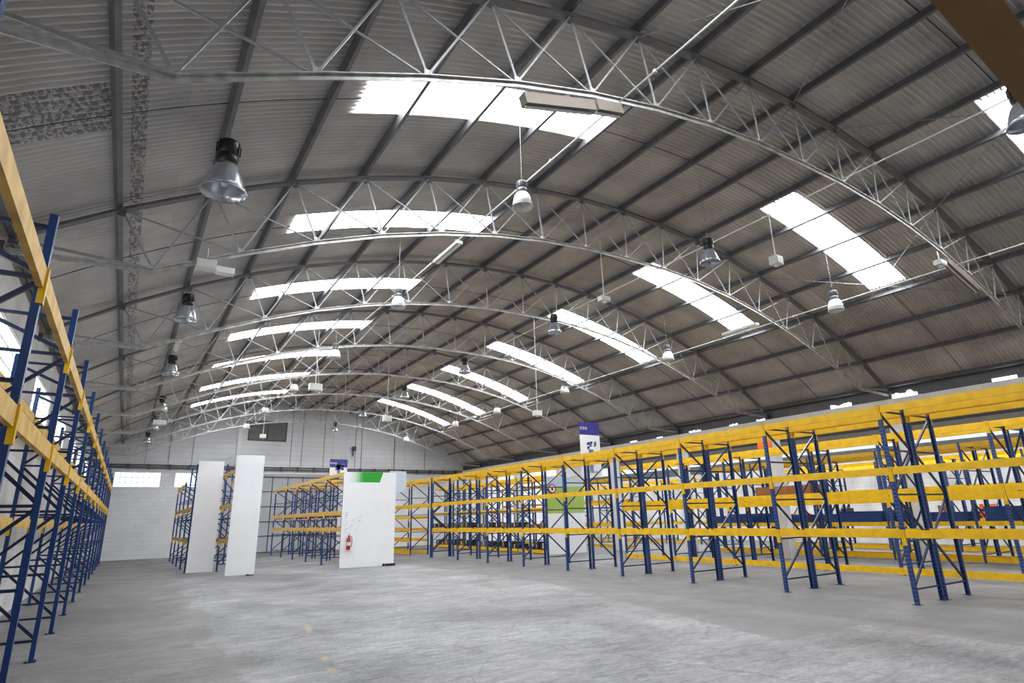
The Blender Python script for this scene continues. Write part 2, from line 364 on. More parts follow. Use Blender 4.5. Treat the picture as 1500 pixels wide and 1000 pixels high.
# right side: row of concrete columns under a long eaves beam, open to a second hall
for m in range(-1, 9):
    y = TY(m); struct(MB().box(WR-.1, y-.2, 0, WR+.3, y+.2, 5.2), 'column_right', M['conc'])
struct(MB().box(WR-.1, Y_BACK, 5.2, WR+.35, Y_FAR, 5.5), 'wall_right_beam', M['conc'])
struct(MB().box(WR+.05, Y_BACK, 5.5, WR+.3, Y_FAR, 6.0), 'wall_right_upstand', M['trim'])
struct(MB().box(WR+.3, Y_FAR, 0, X_END, Y_FAR+.25, 7.8), 'wall_far_side_hall', M['blockX'])
struct(MB().box(WR+.3, Y_BACK-.25, 0, X_END, Y_BACK, 7.8), 'wall_back_side_hall', M['blockX'])
struct(MB().box(X_END, Y_BACK, 0, X_END+.25, Y_FAR, 4.55), 'wall_right', M['blockY'])
struct(MB().box(X_END-.1, Y_BACK, 4.55, X_END+.25, Y_FAR, 5.05), 'trim_5', M['trim'])
mb = MB(); mb.box(X_END+.05, Y_BACK, 5.05, X_END+.15, Y_FAR, 5.75); o = struct(mb, 'window_20', emis('side_hall_clerestory', (214,224,232), .4, (200,205,210)))
struct(MB().box(X_END-.05, Y_BACK, 5.75, X_END+.25, Y_FAR, 6.3), 'trim_6', M['darkroof'])
mb = MB(); sk = MB()
for i in range(16):
    a, b = i/16, (i+1)/16; xa, xb = WR+.3+(X_END-WR-.3)*a, WR+.3+(X_END-WR-.3)*b
    za, zb = 6.0 + 1.7*sin(pi*a), 6.0 + 1.7*sin(pi*b)
    t = sk if i in (6, 9) else mb
    t.add([(xa,Y_BACK,za),(xb,Y_BACK,zb),(xb,Y_FAR,zb),(xa,Y_FAR,za),(xa,Y_BACK,za+.04),(xb,Y_BACK,zb+.04),(xb,Y_FAR,zb+.04),(xa,Y_FAR,za+.04)], [(0,3,2,1),(4,5,6,7),(0,1,5,4),(2,3,7,6),(1,2,6,5),(3,0,4,7)])
struct(mb, 'ceiling_side_hall', M['darkroof']); struct(sk, 'window_21', M['sky2'])  # unseen skylight strips added to light the side hall

# ------------------------------------------------------------------ roof: real corrugated sheets with holes for the skylights
PITCH, AMP = .112, .034
js = sorted({-1.16, 17.16, 2.4, 6.05, 10.22, 13.8, *[x/2 for x in range(-2, 35)]})
ny = int((Y_FAR - Y_BACK)/PITCH*6); ys = [Y_BACK + (Y_FAR-Y_BACK)*i/ny for i in range(ny+1)]
def rs(j, y): r = RR + AMP*cos(2*pi*y/PITCH); x, z = arc(j, r); return (x, y, z)
def inband(y):
    q = ((y - TY(0))/4.95) % 1; return .40 <= q <= .60 and TY(0) < y < TY(8)
def inj(j): return 1 if 2.4 < j < 6.05 else (2 if 10.22 < j < 13.8 else 0)
nj = len(js); verts = [rs(j, y) for y in ys for j in js]; faces = []; holes = {}
for i in range(ny):
    yb = inband((ys[i]+ys[i+1])/2); m = int(math.floor(((ys[i]+ys[i+1])/2 - TY(0))/4.95))
    for k in range(nj-1):
        s_ = inj((js[k]+js[k+1])/2); q = (i*nj+k, (i+1)*nj+k, (i+1)*nj+k+1, i*nj+k+1)
        if yb and s_: holes.setdefault((m, s_), []).append(q)
        else: faces.append(q)
mb = MB(); mb.add(verts, faces, 0, True); me = mb.mesh('ceiling', M['roof']); ceil = tag(link('ceiling', me), kind='structure')
def roof_light(mi, s_):
    q = holes[(mi, s_)]; used = sorted({i for f in q for i in f}); mp = {v: i for i, v in enumerate(used)}
    m2 = MB(); m2.add([verts[i] for i in used], [tuple(mp[i] for i in f) for f in q], 0, True)
    return m2
for (mi, s_) in sorted(holes):
    side = 'left' if s_ == 1 else 'right'
    where = 'just in front of the nearest full truss' if mi == 0 else ('over the camera' if mi < 0 else 'in the %s bay beyond the nearest full truss' % nth(mi-1))
    o = roof_light(mi, s_).build('skylight', M['sky'])
    tag(o, 'white skylight on the %s slope, %s' % (side, where), 'skylight', 'translucent skylights in the curved roof')
# black seam lines across the sheets, one in each bay
mb = MB()
for m in range(0, 8):
    for a, b in ((-1.1, 2.4), (6.05, 10.22), (13.8, 17.1)):
        n_ = 14; y = TY(m) + 2.58
        for i in range(n_):
            j0, j1 = a+(b-a)*i/n_, a+(b-a)*(i+1)/n_
            p0, p1 = arc(j0, RR-.03), arc(j1, RR-.03); mb.bar((p0[0], y, p0[1]), (p1[0], y, p1[1]), .018, .012)
struct(mb, 'trim_7', M['black'])

# ------------------------------------------------------------------ purlins
for idx, j in enumerate(range(-1, 18)):
    th = TH(j); rad = Vector((sin(th), 0, cos(th))); tan = Vector((cos(th), 0, -sin(th)))
    c = Vector((XC, 0, ZC)) + rad*(R + .055)
    prof = [(-.035,0),(.035,0),(.035,.02),(.029,.02),(.029,.006),(-.029,.006),(-.029,.129),(.029,.129),(.029,.115),(.035,.115),(.035,.135),(-.035,.135)]
    mb = MB().sweep(prof, c + Vector((0, Y_BACK+.02, 0)), c + Vector((0, Y_FAR-.05, 0)), tan, rad)
    o = mb.build('roof_purlin', M['purlin'])
    side = 'at the foot of the left slope' if j == -1 else ('at the foot of the right slope' if j == 17 else ('along the crown of the roof' if j == 8 else
           ('%s up from the foot of the %s slope' % (nth(j+1) if j < 8 else nth(17-j), 'left' if j < 8 else 'right'))))
    tag(o, 'long grey roof purlin %s' % side, 'purlin', 'purlins carrying the roof sheets')

# ------------------------------------------------------------------ trusses
def brad(j): return 20.36 - .09*min(1, j/1.0) - .05*min(max(j-1,0), 1) if j < 2 else 20.22 - .17*min(1, (j-2)/6)
def bot(j):
    jj = min(j, 16-j); return arc(j, brad(jj))
def truss_parts(root):
    T = [arc(j, R) for j in range(-1, 18)]; B = {j: bot(j) for j in range(0, 17)}
    L0 = (-1.97, 5.66); L1 = (2*XC+1.97, 5.66)
    V = lambda p, dy=0: (p[0]-XC, dy, p[1]-5.66)
    mb = MB()
    for dy in (-.035, .035):
        for j in range(-1, 17):
            a, b = arc(j, R), arc(j+1, R); mb.bar(V(a, dy), V(b, dy), .045, .075, up=(0,1,0))
    for j in range(-1, 18):
        p = arc(j, R); mb.box(p[0]-XC-.06, -.02, p[1]-5.66-.11, p[0]-XC+.06, .02, p[1]-5.66+.02)
    mb.build('top_chord', M['purlin'], root)
    mb = MB(); pts = [L0] + [B[j] for j in range(0, 17)] + [L1]
    for a, b in zip(pts, pts[1:]):
        mb.bar(V(a), V(b), .085, .014, up=(0,0,1)); mb.bar(V((a[0], a[1]-.035)), V((b[0], b[1]-.035)), .014, .07, up=(0,0,1))
    for j in range(0, 17): mb.box(B[j][0]-XC-.05, -.03, B[j][1]-5.66, B[j][0]-XC+.05, .03, B[j][1]-5.66+.07)
    mb.build('bottom_chord', M['chord'], root)
    for j in range(0, 17): MB().angle(V(B[j]), V(arc(j, R)), .034, .010, up=(0,1,0)).build('vertical_strut', M['steel'], root)
    for j in range(0, 16):
        MB().angle(V(arc(j, R), .02), V(B[j+1], .02), .024, .007, up=(0,1,0)).build('diagonal_brace', M['steel'], root)
        MB().angle(V(B[j], -.02), V(arc(j+1, R), -.02), .026, .007, up=(0,1,0)).build('diagonal_brace', M['steel'], root)
    MB().angle(V(B[0]), V(arc(-1, R-.05)), .045, .012, up=(0,1,0)).build('diagonal_brace', M['steel'], root)
    MB().angle(V(B[16]), V(arc(17, R-.05)), .045, .012, up=(0,1,0)).build('diagonal_brace', M['steel'], root)
    mb = MB()
    MB().box(L0[0]-XC-.075, -.06, -.06, L0[0]-XC-.0, .06, .1).build('end_plate', M['trim'], root); MB().box(L1[0]-XC, -.07, -.14, L1[0]-XC+.1, .07, .12).build('end_plate', M['trim'], root)
def tlabel(m):
    w = {-1: 'over and behind the camera', 0: 'cut by the top of the picture almost overhead', 1: 'the nearest whose bottom chord crosses the picture', 8: 'last one, just in front of the far wall'}.get(m, '%s beyond the nearest full one' % (nth(m-2)))
    return 'arched steel roof truss, %s' % w
t0 = thing('roof_truss', (XC, TY(-1), 5.66), tlabel(-1), 'roof truss', 'arched trusses across the hall'); truss_parts(t0)
for m in range(0, 9):
    t = copy_tree(t0); t.location = (XC, TY(m), 5.66); t['label'] = tlabel(m)

# ------------------------------------------------------------------ pallet racks
CACHE = {}
def post_mesh(h):
    if ('p', h) not in CACHE:
        w, dp, t = .04, .06, .005
        prof = [(0,-w),(0,w),(dp,w),(dp,w-.015),(dp-t,w-.015),(dp-t,w-t),(t,w-t),(t,-w+t),(dp-t,-w+t),(dp-t,-w+.015),(dp,-w+.015),(dp,-w)]
        CACHE['p', h] = MB().sweep(prof, (0,0,0), (0,0,h), Vector((1,0,0)), Vector((0,1,0))).mesh('post', M['post'])
    return CACHE['p', h]
def lattice_mesh(h, D, first):
    k = ('l', h, D, first)
    if k not in CACHE:
        mb = MB(); zs = [.28]; 
        while zs[-1] + .9 < h - .05: zs.append(zs[-1] + .9)
        zs[-1] = h - .16 if h - zs[-1] < .5 else zs[-1]
        if h - zs[-1] > .5: zs.append(h - .12)
        xa, xb = .05, D-.05
        for z in zs: mb.bar((xa, 0, z), (xb, 0, z), .04, .035)
        f = first
        for za, zb in zip(zs, zs[1:]):
            a, b = ((xa, 0, za+.04), (xb, 0, zb-.04)) if f else ((xb, 0, za+.04), (xa, 0, zb-.04))
            mb.bar(a, b, .035, .042); f = not f
        CACHE[k] = mb.mesh('upright_frame', M['bluebr'])
    return CACHE[k]
def plate_mesh():
    if 'fp' not in CACHE:
        mb = MB(); mb.box(-.03, -.075, 0, .11, .075, .008); mb.box(-.02, -.066, .008, 0.0, -.052, .022); mb.box(.08, .052, .008, .1, .066, .022)
        CACHE['fp'] = mb.mesh('foot_plate', M['bluebr'])
    return CACHE['fp']
def beam_mesh(L, h, key):
    k = ('b', round(L, 3), h, key)
    if k not in CACHE:
        w = .05; prof = [(0,-h/2),(w,-h/2),(w,h/2-.03),(w-.012,h/2-.03),(w-.012,h/2),(0,h/2)]
        mb = MB().sweep(prof, (0,0,0), (0,L,0), Vector((1,0,0)), Vector((0,0,1)))
        if key == 'far':        # small in the picture: hooks stay in the beam's own mesh
            for y in (-.046, L-.004): mb.box(-.008, y, -h/2-.07, .045, y+.05, h/2+.0)
        CACHE[k] = mb.mesh('beam', M[key] if key in ('ochre', 'nearbeam') else M['yellow'])
    return CACHE[k]
def conn_mesh(h, key):
    k = ('c', h, key)
    if k not in CACHE:
        mb = MB(); mb.box(-.006, .01, -h/2-.14, -.001, .048, h/2+.01); mb.box(-.006, .04, -h/2-.14, .045, .048, h/2+.01)
        CACHE[k] = mb.mesh('connector', M['yellow'] if key != 'ochre' else M['yellow'])
    return CACHE[k]
def rack(label, x0, ys, D=1.09, H=3.92, levels=(), first=True, bh=.15, style='near', group=None, Hs=None, rotz=0, face=1):
    """frames stand across X between x0 and x0+D at each y; levels = (z, 'F'/'R'/'FR', bays or None)"""
    root = thing('pallet_rack', (x0, ys[0], 0), label, 'pallet rack', group, rotz)
    for i, y in enumerate(ys):
        h = Hs[i] if Hs else H
        fr = link('upright_frame', lattice_mesh(h, D, first), root, (0, y-ys[0], 0))
        link('post', post_mesh(h), fr, (0,0,0)); link('post', post_mesh(h), fr, (D,0,0), (0,0,pi))
        if style != 'far':
            link('foot_plate', plate_mesh(), fr, (0,0,0)); link('foot_plate', plate_mesh(), fr, (D,0,0), (0,0,pi))
    for i in range(len(ys)-1):
        L = ys[i+1]-ys[i]-.084; y = ys[i]-ys[0]+.042
        for z, faces_, bays in levels:
            if bays is not None and i not in bays: continue
            for q in faces_:
                if q == 'F':
                    b = link('beam', beam_mesh(L, bh, style), root, (.012, y, z))
                    if style != 'far':
                        link('connector', conn_mesh(bh, style), b, (-.012, -.049, 0)); c = link('connector', conn_mesh(bh, style), b, (-.012, L+.049, 0)); c.scale = (1,-1,1)
                else:
                    b = link('beam', beam_mesh(L, bh, style), root, (D-.012, y+L, z), (0,0,pi))
                    if style != 'far':
                        link('connector', conn_mesh(bh, style), b, (-.012, -.049, 0)); c = link('connector', conn_mesh(bh, style), b, (-.012, L+.049, 0)); c.scale = (1,-1,1)
    return root
Y0 = 6.387; P_ = 2.8
fy = lambda a, b: [Y0 + P_*k for k in range(a, b+1)]
G = 'blue and yellow pallet rack rows'
# right-hand block facing the open floor
rack('blue and yellow pallet rack row bordering the open floor on the right', 13.246, fy(-1,8),
     levels=[(1.31,'FR',None),(2.55,'F',None),(3.83,'FR',None)], first=True, group=G)
rack('pallet rack row standing back to back behind the front right-hand row', 13.246+1.175, fy(-1,8),
     levels=[(3.83,'FR',None)], first=False, group=G)
rack('far end of the front right-hand rack row, right of the green-topped board', 13.246, [fy(8,8)[0]+.18]+fy(9,12),
     levels=[(.12,'FR',[1,2,3]),(.75,'FR',[1,2,3]),(1.31,'FR',[1,2,3]),(1.95,'FR',[1,2,3]),(2.55,'FR',None),(3.83,'FR',None)], group=G)
# second block
rack('pallet rack row with floor-level yellow beam, one aisle behind the front right-hand row', 18.6, fy(-1,5),
     levels=[(.12,'F',None),(2.06,'FR',None),(2.25,'FR',None),(3.83,'FR',None)], bh=.17, group=G)
rack('pallet rack row back to back behind the one with the floor-level beam', 19.77, fy(-1,5),
     levels=[(2.22,'FR',None),(3.83,'F',None)], first=False, style='far', group=G)
rack('loaded pallet rack row running away behind the olive green and white board', 18.15, [25.6+2.8*k for k in range(6)],
     levels=[(.12,'FR',None),(1.2,'FR',None),(2.2,'FR',None),(3.83,'FR',None)], style='far', group=G)
rack('pallet rack row backing on the loaded row behind the olive green board', 19.33, [25.6+2.8*k for k in range(6)],
     levels=[(.12,'F',None),(1.2,'F',None),(2.2,'FR',None),(3.83,'R',None)], first=False, style='far', group=G)
# side hall
for x, n_ in ((24.0,'pallet rack row beyond the white columns, carrying stacks of dismantled blue frames'), (29.4,'second pallet rack row beyond the white columns, nearest the side hall wall')):
    rack(n_, x, fy(-1,5), levels=[(.12,'FR',None),(1.25,'FR',None),(2.6,'FR',None) if x > 25 else (3.83,'R',None),(3.83,'F',None)], style='far', group=G)
    rack('far stretch of the rack row in the side hall, ' + ('directly beyond the columns' if x < 25 else 'by the side hall wall'), x, [25.6+2.8*k for k in range(6)], levels=[(.12,'F',None),(1.25,'FR',None),(2.6,'F',None),(3.83,'FR',None)], style='far', group=G)
    rack('rear twin of the side hall rack row, ' + ('nearer the columns' if x < 25 else 'nearer the side hall wall'), x+1.17, fy(-1,5), levels=[(1.25,'F',None),(3.83,'R',None)], first=False, style='far', group=G)
# middle block behind the green-topped board
ym = [25.62+2.8*k for k in range(6)]
rack('blue rack with faded yellow beams, left half of the block behind the green-topped board', 7.65, ym, D=1.08, H=3.86,
     levels=[(1.5,'FR',None),(2.2,'FR',None),(3.78,'FR',None)], style='ochre', group=G)
rack('blue rack with faded yellow beams, right half of the block behind the green-topped board', 8.81, ym, D=1.1, H=3.86,
     levels=[(1.5,'R',None),(2.2,'FR',None),(3.78,'FR',None)], first=False, style='ochre', group=G)
# racks behind the two plain white boards
rack('narrow blue rack standing behind the left plain white board', 2.27, [28.65+2.45*k for k in range(5)], D=1.0,
     Hs=[4.3,4.3,3.85,3.85,3.85], levels=[(1.2,'F',None),(2.5,'F',None),(3.72,'F',[2,3])], style='ochre', group=G)
rack('narrow blue rack with faded beams standing behind the right plain white board', 3.40, [25.65+2.7*k for k in range(4)], D=.98,
     H=4.3, levels=[(1.2,'FR',None),(2.53,'FR',None),(3.85,'FR',None)], style='ochre', group=G)
# row along the left wall
yl = [6.08 + 2.8*k for k in range(-1, 13)]
lr = thing('pallet_rack', (-0.85, yl[0], 0), 'tall blue pallet rack row with ochre beams standing along the left wall', 'pallet rack', G)
for y in yl:
    h = 4.47; fr = link('upright_frame', lattice_mesh(h, .95, True), lr, (0, y-yl[0], 0), (0,0,pi))
    link('post', post_mesh(h), fr); link('post', post_mesh(h), fr, (.95,0,0), (0,0,pi))
    link('foot_plate', plate_mesh(), fr); link('foot_plate', plate_mesh(), fr, (.95,0,0), (0,0,pi))
for i in range(len(yl)-1):
    L = yl[i+1]-yl[i]-.084; y = yl[i]-yl[0]+.042
    for z, side in ((3.87,'F'),(2.69,'F'),(3.87,'R'),(1.95,'R')):
        if side == 'F': b = link('beam', beam_mesh(L, .17, 'ochre'), lr, (.0, y+L, z), (0,0,pi))
        else: b = link('beam', beam_mesh(L, .17, 'ochre'), lr, (-.94, y, z))
        link('connector', conn_mesh(.17, 'ochre'), b, (-.012, -.049, 0)); c = link('connector', conn_mesh(.17, 'ochre'), b, (-.012, L+.049, 0)); c.scale = (1,-1,1)
# rack next to the camera: only one beam reaches into the picture, top right
cr_ = thing('pallet_rack', (-.62, .156, 0), 'pallet rack right beside the camera, its ochre beam cutting across the top right corner', 'pallet rack', G, radians(3.6))
for x in (0, 3.4):
    fr = link('upright_frame', lattice_mesh(3.92, 1.09, True), cr_, (x, .03, 0), (0,0,-pi/2))
    link('post', post_mesh(3.92), fr); link('post', post_mesh(3.92), fr, (1.09,0,0), (0,0,pi))
b = link('beam', beam_mesh(3.31, .15, 'nearbeam'), cr_, (.045, .02, 2.70), (0,0,-pi/2))
b2 = link('beam', beam_mesh(3.31, .15, 'nearbeam'), cr_, (3.355, .03-1.08, 2.70), (0,0,pi/2))

# ------------------------------------------------------------------ things on and by the racks
def frame_stack(x, y, z, n, label, group):
    proto = thing('stored_upright_frame', (x, y, z), label, 'upright frame', group)
    mb = MB(); 
    for s_ in (0, .85): mb.box(s_, 0, 0, s_+.08, 2.3, .075)
    mb.build('post', M['blue'], proto)
    mb = MB()
    for k in range(4): mb.bar((.08, .1+k*.55, .04), (.85, .45+k*.55, .04), .035, .03)
    mb.build('brace', M['bluebr'], proto)
    for k in range(1, n):
        c = copy_tree(proto); c.location = (x + random.uniform(-.03,.03), y + random.uniform(-.08,.08), z + .078*k); c['label'] = label
for i, k in enumerate((-1,0,1,2,3,4)):
    frame_stack(24.06, Y0+P_*k+.25, 1.326, 6 if k < 1 else 4, 'dismantled blue upright frame in the %s stack along the side hall rack' % nth(i), 'blue frames stacked on the side hall rack')
def carton(x, y, z, w, d, h, m_, label, cat, name, group):
    o = MB(); o.box(0,0,0,w,d,h); o.box(w*.0-.004, d*.42, h*.2, w+.004, d*.58, h+.004, 1)
    q = o.build(name, [M[m_], M['greybox']], None, (x, y, z)); return tag(q, label, cat, group)
for i, (x, k) in enumerate(((25.3,0),(25.3,2),(25.3,4))):
    frame_stack(x, Y0+P_*k+.25, 1.326, 5, 'dismantled blue upright frame in the %s rear stack of the side hall rack' % nth(i), 'blue frames stacked on the side hall rack')
rn = random.Random(5)
cc = 0
for k in range(0, 5):
    yy = Y0+P_*k+.3
    while yy < Y0+P_*(k+1)-.7:
        w = rn.uniform(.3,.7); cc += 1
        carton(29.5, yy, 1.335, .8, w, rn.uniform(.2,.6), rn.choice(['dark','wood','greybox','orange']), 'box stored on the waist-high shelf by the side hall wall, %s bay' % nth(k), 'box', 'storage_box', 'boxes by the side hall wall')
        yy += w + rn.uniform(.1,.5)
for z, zn in ((1.205+.08,'waist-high'), (.2,'floor-level')):
    for k in range(5):
        yy = 25.6+2.8*k+.3; c_ = 0
        while yy < 25.6+2.8*(k+1)-.7:
            w = rn.uniform(.35,.6); h = rn.uniform(.15,.38); c_ += 1
            carton(18.2+rn.uniform(0,.1), yy, z, .8, w, h, rn.choice(['dark','wood','dark','brownfix']), '%s box in the %s bay of the %s shelf behind the olive board' % (['dark','brown'][c_ % 2], nth(k), zn), 'box', 'storage_box', 'boxes on the loaded row')
            yy += w + rn.uniform(.05,.2)
for k in range(3):
    t_ = MB()
    for q in range(3): t_.box(q*.22, 0, 0, q*.22+.2, 2.2, .12)
    tag(t_.build('timber_bundle', M['wood'], None, (19.9, Y0+2.8*2+.3, 2.305+.122*k)), 'brown timber planks, %s layer of the pile on the rack two rows back' % ('bottom','middle','top')[k], 'timber', 'timber pile on the second rack block')

# tall end boards
def board(x0, x1, y, h, label, tilt=0, zs=0):
    r = thing('end_board', ((x0+x1)/2, y, 0), label, 'board'); w = (x1-x0)/2
    MB().box(-w, 0, .005, w, .035, h).build('panel', M['white'], r)
    mb = MB(); mb.box(-w, .036, .3, w, .07, .36); mb.box(-w, .036, h-.5, w, .07, h-.44); mb.build('batten', M['steel'], r); return r
p1 = board(2.32, 3.29, 28.38, 4.43, 'plain tall white board, the left one of the two plain ones')
p2 = board(3.37, 4.39, 25.42, 4.43, 'plain tall white board, the right one of the two plain ones')
p3 = board(7.60, 9.92, 25.4, 3.85, 'wide white board with a green printed corner at its top')
mb = MB(); w = 1.16
# green printed corner dissolving into dots to the left
def halftone():
    m = bpy.data.materials.new('green_halftone_print'); m.use_nodes = True; n = m.node_tree.nodes; l = m.node_tree.links; b = n['Principled BSDF']
    tc = n.new('ShaderNodeTexCoord'); sp = n.new('ShaderNodeSeparateXYZ'); l.new(tc.outputs['Object'], sp.inputs[0])
    def q(op, a, bb=0.0):
        t = n.new('ShaderNodeMath'); t.operation = op
        for i, x in enumerate((a, bb)):
            if isinstance(x, (int, float)): t.inputs[i].default_value = x
            else: l.new(x, t.inputs[i])
        return t.outputs[0]
    fx = q('SUBTRACT', q('FRACT', q('MULTIPLY', sp.outputs['X'], 20)), .5); fz = q('SUBTRACT', q('FRACT', q('MULTIPLY', sp.outputs['Z'], 20)), .5)
    dd = q('SQRT', q('ADD', q('MULTIPLY', fx, fx), q('MULTIPLY', fz, fz))); rad = q('MULTIPLY', q('ADD', sp.outputs['X'], 1.05), .85)
    mx = n.new('ShaderNodeMix'); mx.data_type = 'RGBA'; l.new(q('LESS_THAN', dd, rad), mx.inputs[0]); mx.inputs[6].default_value = s2l((240,242,244)); mx.inputs[7].default_value = s2l((24,160,40))
    l.new(mx.outputs[2], b.inputs['Base Color']); b.inputs['Roughness'].default_value = .5; return m
mb.add([(-w+.06,-.003,3.42),(-w+1.58,-.003,3.42),(-w+1.72,-.003,3.845),(-w+.06,-.003,3.845)], [(0,1,2,3)])
mb.build('green_print', halftone(), p3)
mb = MB(); rn2 = random.Random(11)
for _ in range(34):
    x = -w + rn2.uniform(.08,.75); z = rn2.uniform(1.2,2.0); a = rn2.uniform(-.4,.8); L_ = rn2.uniform(.03,.09)
    mb.bar((x, -.003, z), (x+L_*cos(a), -.003, z+L_*sin(a)), .004, .012)
mb.bar((-w+.14,-.003,2.18),(-w+.24,-.003,2.18),.004,.02); mb.bar((-w+.17,-.003,2.08),(-w+.21,-.003,2.08),.004,.09)
mb.build('scuff_marks', mat('scuff_grey', (176,178,184), .7), p3)
p4 = board(17.98, 20.38, 25.3, 3.8, 'wide board with an olive green upper half, seen between the right-hand rack posts')
MB().box(-1.2, -.006, 1.97, 1.2, -.001, 3.3).build('olive_print', M['olive'], p4)
MB().box(-1.2, -.006, 3.3, 1.2, -.001, 3.78).build('pale_print', M['palebl'], p4)

# fire extinguisher on the wide board
ex = thing('fire_extinguisher', (7.9, 25.295, .72), 'red fire extinguisher hanging low on the wide white green-topped board', 'fire extinguisher')
MB().lathe([(0,0),(.08,0),(.085,.02),(.085,.38),(.07,.45),(.03,.48),(.0,.48)], 20).build('cylinder', M['red'], ex)
mb = MB(); mb.box(-.02,-.02,.48,.02,.02,.54); mb.box(-.02,-.12,.54,.02,.03,.56); mb.box(-.02,-.12,.58,.02,.03,.595); mb.build('valve_handle', M['black'], ex)
MB().tube([(0,-.03,.52),(.1,-.05,.5),(.13,-.05,.38),(.12,-.05,.2),(.1,-.06,.1)], .012).build('hose', M['black'], ex)
MB().box(-.05, .078, .25, .05, .1045, .4).build('bracket', M['black'], ex)
MB().lathe([(.0862,.16),(.0862,.30)], 20).build('paper_label', M['greybox'], ex)
# small lump at the foot of the board
mb = MB(); 
for q in range(5): mb.lathe([(0,0),(.05,.01),(.07,.05),(.05,.1),(0,.11)], 8, (q*.11, rn2.uniform(-.03,.03), 0))
tag(mb.build('rubber_offcuts', M['dark'], None, (9.42, 25.2, 0)), 'dark rubber scraps on the floor at the right foot of the green-topped board', 'debris')
mb = MB(); mb.lathe([(0,0),(.07,.01),(.08,.03),(.04,.05),(0,.05)], 9, (0,0,0)); mb.box(.05,-.02,0,.22,.02,.03)
tag(mb.build('floor_scrap', M['dark'], None, (4.1, 25.05, 0)), 'small dark scrap on the floor before the right plain white board', 'debris')
q = tag(MB().box(0,0,0,.28,.05,.02).box(.1,.04,0,.3,.08,.015).build('floor_scrap', M['dark'], None, (3.95, 4.35, 0)), 'dark flat scrap lying alone in the open floor foreground', 'debris')

# round warning signs
def disc(mb, r, y, n=24, mi=0, c=(0,0)):
    mb.add([(c[0]+r*cos(2*pi*k/n), y, c[1]+r*sin(2*pi*k/n)) for k in range(n)], [tuple(range(n))], mi)
sg = thing('no_fire_sign', (18.31, 25.27, 3.19), 'round red-ringed flame sign at the left edge of the olive green board', 'sign')
mb = MB(); mb.add([(.24*cos(2*pi*k/28), -.012 if i else .0, .24*sin(2*pi*k/28)) for i in (0,1) for k in range(28)], [(k, (k+1)%28, 28+(k+1)%28, 28+k) for k in range(28)] + [tuple(range(28,56))]); mb.build('red_ring', M['red'], sg)
mb = MB(); disc(mb, .175, -.014, 28); mb.build('white_disc', M['white'], sg)
mb = MB(); mb.add([(-.05,-.017,-.09),(.05,-.017,-.09),(.075,-.017,-.02),(.03,-.017,.04),(.02,-.017,.11),(-.03,-.017,.05),(-.07,-.017,-.01)], [tuple(range(7))]); mb.build('flame_symbol', M['black'], sg)
sg = thing('warning_sign', (20.84, 17.46, 2.73), 'small white red-bordered sign on a blue post in the second rack block', 'sign')
mb = MB(); mb.add([(-.2,0,.1),(-.2,0,.22),(.2,0,.22),(.2,0,.1),(.0,0,-.26),(-.2,-.01,.1),(-.2,-.01,.22),(.2,-.01,.22),(.2,-.01,.1),(.0,-.01,-.26)], [(0,1,2,3,4),(9,8,7,6,5),(0,5,6,1),(1,6,7,2),(2,7,8,3),(3,8,9,4),(4,9,5,0)]); mb.build('red_shield', M['red'], sg)
mb = MB(); mb.add([(-.15,-.012,.09),(.15,-.012,.09),(0,-.012,-.17)], [(0,2,1)]); mb.box(-.15,-.013,.1,.15,-.011,.17); mb.build('white_face', M['white'], sg)
mb = MB(); mb.box(-.015,-.016,-.06,.015,-.0135,.06); mb.build('mark', M['red'], sg)
o = MB().box(-.28,-.012,0,.28,.012,.34).box(-.2,-.03,-.02,-.14,.03,.0).box(.14,-.03,-.02,.2,.03,.0).build('orange_board', M['orange'], None, (18.66, 12.95, 3.94)); o.rotation_euler = (0,0,-pi/2)
tag(o, 'small orange board standing on the top beam behind the front racks', 'board')

# hanging banners
def strokes(mb, x0, z0, w, h, n, y):     # blurred lettering: one short block for each letter
    for i in range(n):
        a = x0 + w*i/n; b = a + w/n*.8
        mb.box(a, y-.001, z0, a+(b-a)*.3, y, z0+h)
        if i % 2: mb.box(a, y-.001, z0+h*.4, b, y, z0+h*.6)
        else: mb.box(a, y-.001, z0+h*.8, b, y, z0+h); mb.box(b-(b-a)*.3, y-.001, z0, b, y, z0+h*.9)
def banner(x0, x1, y, z0, z1, label, top=.27, pic=True, ztop=7.5, side_text=False):
    w = x1-x0; h = z1-z0; r = thing('hanging_banner', (x0, y, z0), label, 'banner', 'advertising banners hung from the roof')
    MB().box(0,0,0,w,.012,h*(1-top)).build('banner_sheet', M['palebl'] if not pic else M['white'], r)
    if top: MB().box(0,0,h*(1-top),w,.012,h).build('purple_header', M['purple'], r)
    mb = MB(); strokes(mb, w*.03, h*(1-(top or .3)*.62), w*.38, h*(top or .5)*.24, 6, -.002); mb.build('lettering', M['refl'] if top else M['navy'], r)
    if pic:
        mb = MB(); rr_ = random.Random(4)
        for _ in range(16):
            cx, cz = w*rr_.uniform(.35,.8), h*rr_.uniform(.38,.62); s_ = rr_.uniform(.03,.09)
            mb.add([(cx-s_,-.003,cz-s_),(cx+s_*1.2,-.003,cz-s_*.6),(cx+s_,-.003,cz+s_),(cx-s_*.7,-.003,cz+s_*.8)], [(0,1,2,3)], rr_.choice([0,0,1]))
        mb.add([(w*.42,-.002,h*.1),(w*.6,-.002,h*.1),(w*.62,-.002,h*.5),(w*.4,-.002,h*.5)], [(0,1,2,3)], 0)
        mb.build('picture', [mat('print_blue', (120,150,196), .5), M['navy']], r)
    for x in (w*.12, w*.88):
        zt = ZC + sqrt(RR**2 - (x0+x-XC)**2) - .05; MB().tube([(x, .006, h), (x, .006, zt-z0)], .006, 5).build('wire', M['steel'], r)
    return r
k_ = 20.9/24.5
